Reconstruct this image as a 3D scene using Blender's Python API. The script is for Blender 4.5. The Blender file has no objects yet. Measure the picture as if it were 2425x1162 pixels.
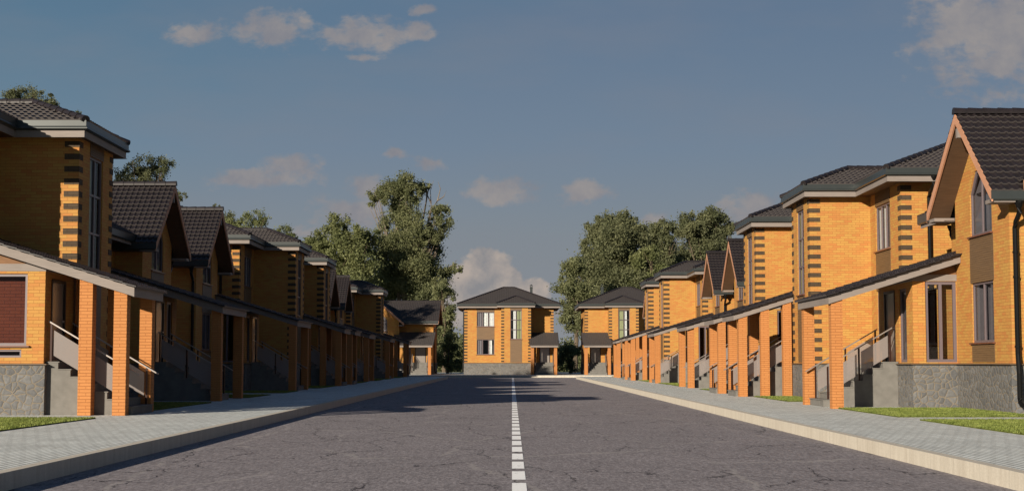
import bpy, math, random
import numpy as np
random.seed(7); rng = np.random.default_rng(11)
D = bpy.data; SC = bpy.context.scene; COL = SC.collection
R = math.radians

# ------------------------------------------------------------------ light + camera constants
SUN_EL = R(16.8); SUN_AZ = math.atan2(0.69, 1.0)      # light travels towards (+x, +y)
HC = 1.2                                              # eye height = plinth top

# ------------------------------------------------------------------ materials
def nodes_of(name):
    m = D.materials.new(name); m.use_nodes = True
    nt = m.node_tree; b = nt.nodes['Principled BSDF']
    return m, nt, b
def N(nt, t, **kw):
    n = nt.nodes.new(t)
    for k, v in kw.items():
        if k in n.inputs.keys() if isinstance(k, str) else False: n.inputs[k].default_value = v
        else: setattr(n, k, v)
    return n
def L(nt, a, b): nt.links.new(a, b)
def mathn(nt, op, a, b=None, c=None):
    n = nt.nodes.new('ShaderNodeMath'); n.operation = op
    for i, v in enumerate((a, b, c)):
        if v is None: continue
        if isinstance(v, (int, float)): n.inputs[i].default_value = v
        else: L(nt, v, n.inputs[i])
    return n.outputs[0]
def mix(nt, fac, a, b, blend='MIX'):
    n = nt.nodes.new('ShaderNodeMix'); n.data_type = 'RGBA'; n.blend_type = blend
    for s, v in ((0, fac), (6, a), (7, b)):
        if isinstance(v, (int, float)): n.inputs[s].default_value = v
        elif isinstance(v, tuple): n.inputs[s].default_value = v if len(v) == 4 else (*v, 1)
        else: L(nt, v, n.inputs[s])
    return n.outputs[2]
def ramp(nt, fac, stops, interp='LINEAR'):
    n = nt.nodes.new('ShaderNodeValToRGB'); n.color_ramp.interpolation = interp
    e = n.color_ramp.elements
    while len(e) < len(stops): e.new(0.5)
    for i, (p, c) in enumerate(stops):
        e[i].position = p
        e[i].color = (c, c, c, 1) if isinstance(c, (int, float)) else (*c, 1)
    L(nt, fac, n.inputs[0]); return n.outputs[0]
def noise(nt, vec, scale, detail=4, rough=.55, dist=0):
    n = nt.nodes.new('ShaderNodeTexNoise'); n.inputs['Scale'].default_value = scale
    n.inputs['Detail'].default_value = detail; n.inputs['Roughness'].default_value = rough
    n.inputs['Distortion'].default_value = dist
    if vec is not None: L(nt, vec, n.inputs['Vector'])
    return n.outputs['Fac']
def uvn(nt): return nt.nodes.new('ShaderNodeUVMap').outputs[0]
def objc(nt): return nt.nodes.new('ShaderNodeTexCoord').outputs['Object']
def mapping(nt, vec, scale=(1, 1, 1), loc=(0, 0, 0)):
    n = nt.nodes.new('ShaderNodeMapping'); n.inputs['Scale'].default_value = scale
    n.inputs['Location'].default_value = loc
    L(nt, vec, n.inputs['Vector']); return n.outputs[0]
def bump(nt, b, h, strength=.5, dist=.01):
    n = nt.nodes.new('ShaderNodeBump'); n.inputs['Strength'].default_value = strength
    n.inputs['Distance'].default_value = dist
    L(nt, h, n.inputs['Height']); L(nt, n.outputs[0], b.inputs['Normal'])
def brick_mat(name, c1, c2, mortar, bw=.26, rh=.0775, ms=.005, bias=0., msm=.3, bstr=.6, var=.18, freq=2):
    m, nt, b = nodes_of(name); uv = uvn(nt)
    t = nt.nodes.new('ShaderNodeTexBrick'); t.offset = .5; t.offset_frequency = freq
    t.inputs['Scale'].default_value = 1; t.inputs['Brick Width'].default_value = bw
    t.inputs['Row Height'].default_value = rh; t.inputs['Mortar Size'].default_value = ms
    t.inputs['Mortar Smooth'].default_value = msm; t.inputs['Bias'].default_value = bias
    t.inputs['Color1'].default_value = (*c1, 1); t.inputs['Color2'].default_value = (*c2, 1)
    t.inputs['Mortar'].default_value = (*mortar, 1)
    L(nt, uv, t.inputs['Vector'])
    n1 = noise(nt, uv, 1.1, 3); n2 = noise(nt, uv, 60, 3)
    v = ramp(nt, n1, [(.3, 1 - var), (.7, 1.0)])
    v2 = ramp(nt, n2, [(.3, .86), (.7, 1.05)])
    c = mix(nt, 1, t.outputs['Color'], v, 'MULTIPLY'); c = mix(nt, 1, c, v2, 'MULTIPLY')
    L(nt, c, b.inputs['Base Color']); b.inputs['Roughness'].default_value = .8
    b.inputs['Specular IOR Level'].default_value = .25
    h = mathn(nt, 'SUBTRACT', mathn(nt, 'MULTIPLY', n2, .25), t.outputs['Fac'])
    bump(nt, b, h, bstr, .008); return m
def plain(name, col, rough=.5, metal=0, var=.12, vscale=6, stretch=(1, 1, 1), spec=.5, bstr=0, bscale=80):
    m, nt, b = nodes_of(name); uv = objc(nt)
    n1 = noise(nt, mapping(nt, uv, stretch), vscale, 5)
    v = ramp(nt, n1, [(.3, 1 - var), (.7, 1 + var * .3)])
    L(nt, mix(nt, 1, col, v, 'MULTIPLY'), b.inputs['Base Color'])
    b.inputs['Roughness'].default_value = rough; b.inputs['Metallic'].default_value = metal
    b.inputs['Specular IOR Level'].default_value = spec
    if bstr: bump(nt, b, noise(nt, uv, bscale, 3), bstr, .01)
    return m
def wood_mat(name, col, dark=.7, rough=.65):
    m, nt, b = nodes_of(name); uv = uvn(nt)
    n1 = noise(nt, mapping(nt, uv, (2.2, 45, 1)), 1, 5, .6, .6)
    n2 = noise(nt, uv, .9, 2)
    c = mix(nt, 1, col, ramp(nt, n1, [(.3, dark), (.7, 1.05)]), 'MULTIPLY')
    c = mix(nt, 1, c, ramp(nt, n2, [(.3, .9), (.7, 1.05)]), 'MULTIPLY')
    L(nt, c, b.inputs['Base Color']); b.inputs['Roughness'].default_value = rough
    b.inputs['Specular IOR Level'].default_value = .3
    bump(nt, b, n1, .3, .006); return m
def stone_mat():
    m, nt, b = nodes_of('rubble_stone'); uv = uvn(nt)
    w = nt.nodes.new('ShaderNodeTexNoise'); w.inputs['Scale'].default_value = 2.2; w.inputs['Detail'].default_value = 3
    L(nt, uv, w.inputs['Vector'])
    wv = nt.nodes.new('ShaderNodeVectorMath'); wv.operation = 'MULTIPLY_ADD'
    L(nt, w.outputs['Color'], wv.inputs[0]); wv.inputs[1].default_value = (.3, .3, 0); L(nt, uv, wv.inputs[2])
    flat = mapping(nt, wv.outputs[0], (1, 1.12, 0))
    e = nt.nodes.new('ShaderNodeTexVoronoi'); e.feature = 'DISTANCE_TO_EDGE'; e.inputs['Scale'].default_value = 5.8
    f = nt.nodes.new('ShaderNodeTexVoronoi'); f.feature = 'F1'; f.inputs['Scale'].default_value = 5.8
    for t in (e, f):
        t.voronoi_dimensions = '2D'; L(nt, flat, t.inputs['Vector'])
    n1 = noise(nt, uv, 14, 6, .6); n2 = noise(nt, uv, 3, 3)
    gap = ramp(nt, mathn(nt, 'ADD', e.outputs['Distance'], mathn(nt, 'MULTIPLY', mathn(nt, 'SUBTRACT', n1, .5), .05)), [(.045, 0.), (.075, 1.)])
    sep = nt.nodes.new('ShaderNodeSeparateColor'); L(nt, f.outputs['Color'], sep.inputs[0])
    tone = ramp(nt, sep.outputs[0], [(0, (.092, .094, .096)), (1, (.145, .146, .146))])
    st = mix(nt, 1, tone, ramp(nt, n1, [(.3, .72), (.7, 1.1)]), 'MULTIPLY')
    mo = mix(nt, 1, (.175, .148, .112), ramp(nt, n2, [(.3, .75), (.7, 1.)]), 'MULTIPLY')
    L(nt, mix(nt, gap, mo, st), b.inputs['Base Color'])
    b.inputs['Roughness'].default_value = .85; b.inputs['Specular IOR Level'].default_value = .25
    h = mathn(nt, 'ADD', ramp(nt, e.outputs['Distance'], [(0.04, .1), (.09, .5), (.3, .8)]), mathn(nt, 'MULTIPLY', n1, .45))
    bump(nt, b, h, .6, .03); return m
def glass_mat(name, tint=(.75, .78, .8), rough=.0):
    m = D.materials.new(name); m.use_nodes = True; nt = m.node_tree; nt.nodes.clear()
    o = nt.nodes.new('ShaderNodeOutputMaterial'); t = nt.nodes.new('ShaderNodeBsdfTransparent')
    g = nt.nodes.new('ShaderNodeBsdfGlossy'); x = nt.nodes.new('ShaderNodeMixShader'); f = nt.nodes.new('ShaderNodeFresnel')
    f.inputs['IOR'].default_value = 1.4
    t.inputs[0].default_value = (*tint, 1); g.inputs['Roughness'].default_value = rough
    L(nt, mathn(nt, 'ADD', mathn(nt, 'MULTIPLY', f.outputs[0], .5), .02), x.inputs[0])
    L(nt, t.outputs[0], x.inputs[1]); L(nt, g.outputs[0], x.inputs[2]); L(nt, x.outputs[0], o.inputs[0]); return m
def frosted_mat():
    m = D.materials.new('frosted_glass'); m.use_nodes = True; nt = m.node_tree; nt.nodes.clear()
    o = nt.nodes.new('ShaderNodeOutputMaterial')
    p = nt.nodes.new('ShaderNodeBsdfPrincipled'); p.inputs['Base Color'].default_value = (.34, .305, .29, 1); p.inputs['Roughness'].default_value = .35
    tr = nt.nodes.new('ShaderNodeBsdfTransparent'); tr.inputs[0].default_value = (.85, .84, .84, 1)
    tl = nt.nodes.new('ShaderNodeBsdfTranslucent'); tl.inputs[0].default_value = (.55, .5, .48, 1)
    a = nt.nodes.new('ShaderNodeMixShader'); a.inputs[0].default_value = .3
    b = nt.nodes.new('ShaderNodeMixShader'); b.inputs[0].default_value = .42
    L(nt, p.outputs[0], a.inputs[1]); L(nt, tl.outputs[0], a.inputs[2])
    L(nt, a.outputs[0], b.inputs[1]); L(nt, tr.outputs[0], b.inputs[2]); L(nt, b.outputs[0], o.inputs[0]); return m
def slat_mat():
    m, nt, b = nodes_of('slatted_cladding'); uv = uvn(nt)
    n1 = noise(nt, mapping(nt, uv, (1.5, 30, 1)), 1, 4)
    L(nt, mix(nt, 1, (.125, .073, .032), ramp(nt, n1, [(.3, .75), (.7, 1.1)]), 'MULTIPLY'), b.inputs['Base Color'])
    b.inputs['Roughness'].default_value = .6; return m
def tile_mat():
    m, nt, b = nodes_of('roof_tile'); uv = uvn(nt)
    n1 = noise(nt, mapping(nt, uv, (5.4, 4, 1)), 1, 2); n2 = noise(nt, uv, 40, 4); n3 = noise(nt, uv, .7, 3)
    c = mix(nt, 1, (.0145, .0108, .0118), ramp(nt, n1, [(.35, .65), (.65, 1.15)]), 'MULTIPLY')
    c = mix(nt, 1, c, ramp(nt, n3, [(.3, .8), (.7, 1.1)]), 'MULTIPLY')
    ux = nt.nodes.new('ShaderNodeSeparateXYZ'); L(nt, uv, ux.inputs[0]); c = mix(nt, mathn(nt, 'GREATER_THAN', ux.outputs[0], 500.), c, (.065, .058, .057))  # tile lip faces painted paler, imitating sun caught on the edges
    L(nt, c, b.inputs['Base Color']); L(nt, ramp(nt, n2, [(.3, .38), (.7, .55)]), b.inputs['Roughness'])
    b.inputs['Specular IOR Level'].default_value = .45; bump(nt, b, n2, .15, .005); return m
def asphalt_mat():
    m, nt, b = nodes_of('cracked_asphalt'); uv = objc(nt)
    n1 = noise(nt, mapping(nt, uv, (1, .24, 1)), 27, 4, .8); n2 = noise(nt, uv, .55, 4); n3 = noise(nt, uv, 90, 2, .8)
    base = ramp(nt, n1, [(.3, (.09, .081, .088)), (.5, (.19, .173, .181)), (.7, (.32, .295, .305))])
    base = mix(nt, 1, base, ramp(nt, n3, [(.3, .8), (.72, 1.22)]), 'MULTIPLY')
    base = mix(nt, 1, base, ramp(nt, n2, [(.3, .93), (.7, 1.05)]), 'MULTIPLY')
    def cracks(scale, lo, w, seed, thr):
        wn = nt.nodes.new('ShaderNodeTexNoise'); wn.inputs['Scale'].default_value = 1.6; wn.inputs['Detail'].default_value = 6; wn.inputs['Roughness'].default_value = .65
        mp = mapping(nt, uv, (1, .42, 1), (seed, seed * 2, 0)); L(nt, mp, wn.inputs['Vector'])
        a = nt.nodes.new('ShaderNodeVectorMath'); a.operation = 'MULTIPLY_ADD'
        L(nt, wn.outputs['Color'], a.inputs[0]); a.inputs[1].default_value = (.8, .8, 0); L(nt, mp, a.inputs[2])
        v = nt.nodes.new('ShaderNodeTexVoronoi'); v.voronoi_dimensions = '2D'; v.feature = 'DISTANCE_TO_EDGE'; v.inputs['Scale'].default_value = scale
        L(nt, a.outputs[0], v.inputs['Vector'])
        br = noise(nt, mp, .9, 3)
        line = ramp(nt, v.outputs['Distance'], [(lo, 1.), (w, 0.)])
        return mathn(nt, 'MULTIPLY', line, ramp(nt, br, [(thr, 0.), (thr + .08, 1.)]))
    k = cracks(1.1, .0065, .017, 3.1, .46)
    k2 = cracks(.38, .006, .022, 9.7, .42)
    base = mix(nt, mathn(nt, 'MULTIPLY', k2, .55), base, (.3, .28, .27))
    base = mix(nt, mathn(nt, 'MULTIPLY', k, .85), base, (.012, .01, .014))
    L(nt, base, b.inputs['Base Color']); b.inputs['Roughness'].default_value = .9; b.inputs['Specular IOR Level'].default_value = .2
    bump(nt, b, mathn(nt, 'SUBTRACT', n1, k), .5, .012); return m
def paint_mat():
    m, nt, b = nodes_of('road_paint'); uv = objc(nt)
    n1 = noise(nt, uv, 30, 4)
    v = nt.nodes.new('ShaderNodeTexVoronoi'); v.voronoi_dimensions = '2D'; v.feature = 'DISTANCE_TO_EDGE'; v.inputs['Scale'].default_value = 4.5
    a = nt.nodes.new('ShaderNodeVectorMath'); a.operation = 'MULTIPLY_ADD'
    wn = nt.nodes.new('ShaderNodeTexNoise'); wn.inputs['Scale'].default_value = 7; wn.inputs['Detail'].default_value = 4
    L(nt, uv, wn.inputs['Vector']); L(nt, wn.outputs['Color'], a.inputs[0]); a.inputs[1].default_value = (.25, .25, 0); L(nt, uv, a.inputs[2]); L(nt, a.outputs[0], v.inputs['Vector'])
    line = mathn(nt, 'MULTIPLY', ramp(nt, v.outputs['Distance'], [(.006, 1.), (.02, 0.)]), ramp(nt, noise(nt, uv, 2.3), [(.47, 0.), (.55, 1.)]))
    c = mix(nt, mathn(nt, 'MULTIPLY', line, .85), ramp(nt, n1, [(.3, (.8, .8, .79)), (.6, (.9, .9, .89))]), (.14, .13, .13))
    c = mix(nt, ramp(nt, noise(nt, uv, 55, 3, .7), [(.66, 0.), (.72, .8)]), c, (.2, .19, .19))
    L(nt, c, b.inputs['Base Color']); b.inputs['Roughness'].default_value = .7; return m
def paver_mat():
    m, nt, b = nodes_of('concrete_pavers'); oc = objc(nt)
    mp = nt.nodes.new('ShaderNodeMapping'); mp.inputs['Rotation'].default_value = (0, 0, R(90)); L(nt, oc, mp.inputs['Vector'])
    t = nt.nodes.new('ShaderNodeTexBrick'); t.offset = .5; t.inputs['Scale'].default_value = 1
    t.inputs['Brick Width'].default_value = .62; t.inputs['Row Height'].default_value = .105; t.inputs['Mortar Size'].default_value = .015
    t.inputs['Mortar Smooth'].default_value = .4
    t.inputs['Color1'].default_value = (.58, .61, .59, 1); t.inputs['Color2'].default_value = (.68, .715, .69, 1); t.inputs['Mortar'].default_value = (.1, .1, .095, 1)
    L(nt, mp.outputs[0], t.inputs['Vector'])
    n1 = noise(nt, oc, .8, 4); n2 = noise(nt, oc, 25, 5, .65)
    n3 = noise(nt, mapping(nt, oc, (6, 2.2, 1)), 1, 4)
    c = mix(nt, 1, t.outputs['Color'], ramp(nt, n1, [(.3, .86), (.7, 1.05)]), 'MULTIPLY')
    c = mix(nt, 1, c, ramp(nt, n2, [(.3, .82), (.7, 1.1)]), 'MULTIPLY')
    c = mix(nt, ramp(nt, n3, [(.58, 0.), (.75, .35)]), c, (.3, .275, .225))
    L(nt, c, b.inputs['Base Color']); b.inputs['Roughness'].default_value = .8; b.inputs['Specular IOR Level'].default_value = .3
    bump(nt, b, mathn(nt, 'SUBTRACT', mathn(nt, 'MULTIPLY', n2, .35), t.outputs['Fac']), .55, .012); return m
def kerb_mat():
    m, nt, b = nodes_of('kerb_concrete'); oc = objc(nt)
    n1 = noise(nt, mapping(nt, oc, (3, 3.5, .5)), 2.2, 5, .6); n2 = noise(nt, oc, 45, 4)
    jy = mathn(nt, 'FRACT', mathn(nt, 'MULTIPLY', nt.nodes.new('ShaderNodeSeparateXYZ').outputs[1], 1.0))
    sp = [n for n in nt.nodes if n.type == 'SEPXYZ'][0]; L(nt, oc, sp.inputs[0])
    j = ramp(nt, jy, [(0., .55), (.012, 1.)])
    c = ramp(nt, n1, [(.3, (.39, .352, .29)), (.7, (.48, .445, .375))])
    c = mix(nt, 1, c, ramp(nt, n2, [(.3, .88), (.7, 1.06)]), 'MULTIPLY'); c = mix(nt, 1, c, j, 'MULTIPLY')
    L(nt, c, b.inputs['Base Color']); b.inputs['Roughness'].default_value = .85; bump(nt, b, n2, .3, .008); return m
def ground_mat(name, a, c_, scale):
    m, nt, b = nodes_of(name); oc = objc(nt)
    n1 = noise(nt, oc, scale, 6, .6)
    L(nt, ramp(nt, n1, [(.3, a), (.7, c_)]), b.inputs['Base Color']); b.inputs['Roughness'].default_value = .95; b.inputs['Specular IOR Level'].default_value = .1; return m
def leaf_mat(name, dark, light, scale=.5, tr=.3):
    m = D.materials.new(name); m.use_nodes = True; nt = m.node_tree; b = nt.nodes['Principled BSDF']; o = nt.nodes['Material Output']
    oc = objc(nt); n1 = noise(nt, oc, scale, 3); n2 = noise(nt, oc, 7, 2)
    c = mix(nt, ramp(nt, n1, [(.35, 0.), (.65, 1.)]), dark, light)
    c = mix(nt, 1, c, ramp(nt, n2, [(.3, .65), (.7, 1.25)]), 'MULTIPLY')
    L(nt, c, b.inputs['Base Color']); b.inputs['Roughness'].default_value = .6; b.inputs['Specular IOR Level'].default_value = .25
    t = nt.nodes.new('ShaderNodeBsdfTranslucent'); L(nt, c, t.inputs[0])
    x = nt.nodes.new('ShaderNodeMixShader'); x.inputs[0].default_value = tr
    L(nt, b.outputs[0], x.inputs[1]); L(nt, t.outputs[0], x.inputs[2]); L(nt, x.outputs[0], o.inputs[0]); return m

MT = dict(
 brick=brick_mat('yellow_brick', (.405, .158, .044), (.42, .232, .058), (.3, .138, .036), bias=.12, var=.1),
 colbrick=brick_mat('orange_brick', (.405, .165, .05), (.43, .182, .058), (.32, .12, .036), bw=.30, rh=.074, ms=.006, var=.08, bstr=.9),
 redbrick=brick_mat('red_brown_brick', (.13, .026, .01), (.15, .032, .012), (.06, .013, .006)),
 quoin=brick_mat('dark_brown_brick', (.058, .04, .024), (.075, .052, .031), (.03, .02, .013)),
 stone=stone_mat(), ledge=plain('ledge_metal', (.11, .075, .045), .45),
 tile=tile_mat(), gutter=plain('gutter_metal', (.042, .049, .049), .35, .35, .08, 3), fascia=wood_mat('grey_board', (.2, .172, .155), .82),
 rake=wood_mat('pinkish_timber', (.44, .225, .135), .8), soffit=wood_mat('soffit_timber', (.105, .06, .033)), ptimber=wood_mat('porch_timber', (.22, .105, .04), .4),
 slat=slat_mat(), frame=plain('window_frame_paint', (.115, .09, .098), .4, 0, .05), dark=plain('dark_metal', (.02, .015, .014), .35, .3),
 post=plain('brown_post_metal', (.03, .011, .007), .4, .2, spec=.3), rail=plain('handrail_steel', (.3, .27, .25), .35, .5),
 pipe=plain('black_pipe', (.006, .006, .006), .3, spec=.15), sill=plain('sill_metal', (.12, .045, .025), .4),
 curtain=plain('grey_blind', (.2, .172, .18), .7), white=plain('white_curtain', (.78, .77, .74), .8), green=plain('pale_green_curtain', (.42, .43, .24), .8),
 glass=glass_mat('window_glass'), frost=frosted_mat(), concrete=plain('stair_concrete', (.15, .144, .132), .9, 0, .2, 4, (1, 1, 1), .2, .4, 90),
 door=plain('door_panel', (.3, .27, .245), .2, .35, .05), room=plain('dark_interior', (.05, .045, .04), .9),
 asphalt=asphalt_mat(), paint=paint_mat(), paver=paver_mat(), kerb=kerb_mat(),
 lawn=ground_mat('lawn_soil', (.05, .055, .012), (.11, .13, .03), 3), ground=ground_mat('meadow', (.035, .045, .015), (.075, .085, .03), .4),
 bark=plain('bark', (.11, .085, .06), .9, 0, .4, 3, (1, 1, .2), .2, .5, 12), palebark=plain('pale_bark', (.17, .14, .11), .9, 0, .4, 3, (1, 1, .2), .2),
 leafA=leaf_mat('leaf_olive', (.135, .155, .075), (.25, .262, .13), tr=.55), leafB=leaf_mat('leaf_green', (.145, .168, .07), (.255, .272, .12), tr=.55),
 leafC=leaf_mat('leaf_dark', (.11, .126, .064), (.205, .214, .11), tr=.5), grass=leaf_mat('grass_blade', (.11, .15, .028), (.25, .29, .075), 2.5, .3),
)

# ------------------------------------------------------------------ mesh builder
MIR = [None]                                            # width to mirror about, or None
class MB:
    def __init__(s): s.v = []; s.f = []; s.uv = []
    def face(s, pts, uv=None):
        i = len(s.v); s.v += [tuple(p) for p in pts]; s.f.append(tuple(range(i, i + len(pts))))
        if uv is None:
            a = np.array(pts[0]); n = np.zeros(3)
            for k in range(1, len(pts) - 1): n += np.cross(np.array(pts[k]) - a, np.array(pts[k + 1]) - a)
            n = np.abs(n)
            if n[2] >= n[0] * 1.2 and n[2] >= n[1] * 1.2: uv = [(p[0], p[1]) for p in pts]
            elif n[0] > n[1]: uv = [(p[1], p[2]) for p in pts]
            else: uv = [(p[0], p[2]) for p in pts]
        s.uv += uv
    def box(s, x0, x1, y0, y1, z0, z1):
        p = [(x, y, z) for z in (z0, z1) for y in (y0, y1) for x in (x0, x1)]
        for q in ((0, 2, 3, 1), (4, 5, 7, 6), (0, 1, 5, 4), (2, 6, 7, 3), (0, 4, 6, 2), (1, 3, 7, 5)): s.face([p[k] for k in q])
    def fbox(s, F, a0, a1, b0, b1, z0, z1):            # box in a wall frame (a along, b outwards)
        p = [F(a, b, z) for z in (z0, z1) for b in (b0, b1) for a in (a0, a1)]
        for q in ((0, 2, 3, 1), (4, 5, 7, 6), (0, 1, 5, 4), (2, 6, 7, 3), (0, 4, 6, 2), (1, 3, 7, 5)): s.face([p[k] for k in q])
    def prism(s, poly, axis, c0, c1):                  # polygon in the two other axes, extruded along axis
        def P(q, c):
            return (c, q[0], q[1]) if axis == 0 else (q[0], c, q[1]) if axis == 1 else (q[0], q[1], c)
        a = [P(q, c0) for q in poly]; b = [P(q, c1) for q in poly]; n = len(poly)
        s.face(a[::-1]); s.face(b)
        for k in range(n): s.face([a[k], a[(k + 1) % n], b[(k + 1) % n], b[k]])
    def bar(s, p, q, w, h):                            # sloped bar, w sideways, h in z
        p = np.array(p, float); q = np.array(q, float); d = q - p; d2 = np.array([d[0], d[1], 0])
        l = np.linalg.norm(d2)
        sd = np.array([-d2[1], d2[0], 0]) / l * w / 2 if l > 1e-6 else np.array([w / 2, 0, 0]); up = np.array([0, 0, h / 2.])
        if l <= 1e-6: up = np.array([0, h / 2., 0])
        c = [p - sd - up, p + sd - up, p + sd + up, p - sd + up, q - sd - up, q + sd - up, q + sd + up, q - sd + up]
        for k in ((3, 2, 1, 0), (4, 5, 6, 7), (0, 1, 5, 4), (1, 2, 6, 5), (2, 3, 7, 6), (3, 0, 4, 7)): s.face([c[j] for j in k])
    def tube(s, pts, r, n=10, cap=True):
        pts = [np.array(p, float) for p in pts]; rs = r if isinstance(r, (list, tuple)) else [r] * len(pts); rings = []
        for i, p in enumerate(pts):
            d = pts[min(i + 1, len(pts) - 1)] - pts[max(i - 1, 0)]; d = d / np.linalg.norm(d)
            u = np.cross(d, (0, 0, 1.)) if abs(d[2]) < .9 else np.cross(d, (0, 1., 0)); u /= np.linalg.norm(u); w = np.cross(d, u)
            rings.append([p + rs[i] * (math.cos(t) * u + math.sin(t) * w) for t in np.linspace(0, 2 * math.pi, n, endpoint=False)])
        for a, b in zip(rings, rings[1:]):
            for k in range(n): s.face([a[k], a[(k + 1) % n], b[(k + 1) % n], b[k]])
        if cap: s.face(rings[0][::-1]); s.face(rings[-1])
    def ring(s, path, prof, closed=True):              # path: CCW plan points; prof: (outward, z) closed profile
        n = len(path); rows = []
        for i in range(n):
            p = np.array(path[i]); a = np.array(path[i - 1]) if closed or i > 0 else None; b = np.array(path[(i + 1) % n]) if closed or i < n - 1 else None
            ns = []
            for d in ((p - a) if a is not None else None, (b - p) if b is not None else None):
                if d is not None: d = d / np.linalg.norm(d); ns.append(np.array([d[1], -d[0]]))
            if len(ns) == 2: m = (ns[0] + ns[1]) / (1 + ns[0] @ ns[1])
            else: m = ns[0]
            rows.append([(p[0] + m[0] * o, p[1] + m[1] * o, z) for o, z in prof])
        k = len(prof)
        for i in range(n if closed else n - 1):
            A, B = rows[i], rows[(i + 1) % n]
            for j in range(k): s.face([A[j], B[j], B[(j + 1) % k], A[(j + 1) % k]])
        if not closed: s.face(rows[0]); s.face(rows[-1][::-1])
    def build(s, name, mat, parent=None, smooth=False):
        me = D.meshes.new(name); v = s.v; f = s.f; uv = s.uv
        if MIR[0] is not None:
            W = MIR[0]; v = [(W - p[0], p[1], p[2]) for p in v]; nf = []; nu = []; k = 0
            for q in f:
                nf.append(tuple(reversed(q))); nu += uv[k:k + len(q)][::-1]; k += len(q)
            f, uv = nf, nu
        me.from_pydata([tuple(map(float, p)) for p in v], [], f)
        l = me.uv_layers.new(name='UVMap'); l.data.foreach_set('uv', np.array(uv, dtype=np.float32).ravel())
        me.materials.append(MT[mat] if isinstance(mat, str) else mat)
        if smooth: me.polygons.foreach_set('use_smooth', [True] * len(me.polygons))
        o = D.objects.new(name, me); COL.objects.link(o)
        if parent is not None: o.parent = parent
        return o
def empty(name, loc=(0, 0, 0), rz=0):
    o = D.objects.new(name, None); o.location = loc; o.rotation_euler = (0, 0, rz); o.empty_display_size = .5; COL.objects.link(o); return o
def tag(o, label=None, cat=None, group=None, kind=None):
    for k, v in (('label', label), ('category', cat), ('group', group), ('kind', kind)):
        if v: o[k] = v
    return o
def copy_tree(o, parent=None):
    c = o.copy(); COL.objects.link(c)
    if parent is not None: c.parent = parent
    for ch in list(o.children): copy_tree(ch, c)
    return c
def frame(p0, p1):                                     # wall frame, outward normal to the right of p0->p1
    p0 = np.array(p0, float); d = np.array(p1, float) - p0; l = np.linalg.norm(d); d /= l; n = np.array([d[1], -d[0]])
    return (lambda a, b, z: (p0[0] + d[0] * a + n[0] * b, p0[1] + d[1] * a + n[1] * b, z)), l

def wall(mb, p0, p1, z0, z1, holes=(), reveal=.13, top=None, cuts=()):
    """flat wall with rectangular openings (a0,a1,z0,z1) and their reveals; top(a) gives a sloped top"""
    F, l = frame(p0, p1)
    xs = sorted({0., l, *cuts, *[h[0] for h in holes], *[h[1] for h in holes]})
    zs = sorted({z0, z1, *[h[2] for h in holes], *[h[3] for h in holes]})
    def inh(a, z): return any(h[0] < a < h[1] and h[2] < z < h[3] for h in holes)
    for a, b in zip(xs, xs[1:]):
        run = None
        for c, d in zip(zs, zs[1:]):
            if inh((a + b) / 2, (c + d) / 2): continue
            mb.face([F(a, 0, c), F(b, 0, c), F(b, 0, d), F(a, 0, d)])
        if top: mb.face([F(a, 0, z1), F(b, 0, z1), F(b, 0, top(b)), F(a, 0, top(a))] if abs(top(a) - z1) > 1e-6 and abs(top(b) - z1) > 1e-6 else
                        [F(a, 0, z1), F(b, 0, z1), F(b, 0, top(b))] if abs(top(a) - z1) <= 1e-6 else [F(a, 0, z1), F(b, 0, z1), F(a, 0, top(a))])
    for a0, a1, c, d, *op in holes:
        r = -reveal
        mb.face([F(a0, 0, c), F(a0, 0, d), F(a0, r, d), F(a0, r, c)]); mb.face([F(a1, 0, d), F(a1, 0, c), F(a1, r, c), F(a1, r, d)])
        if not op: mb.face([F(a0, 0, d), F(a1, 0, d), F(a1, r, d), F(a0, r, d)])
        mb.face([F(a1, 0, c), F(a0, 0, c), F(a0, r, c), F(a1, r, c)])
    return F

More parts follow.
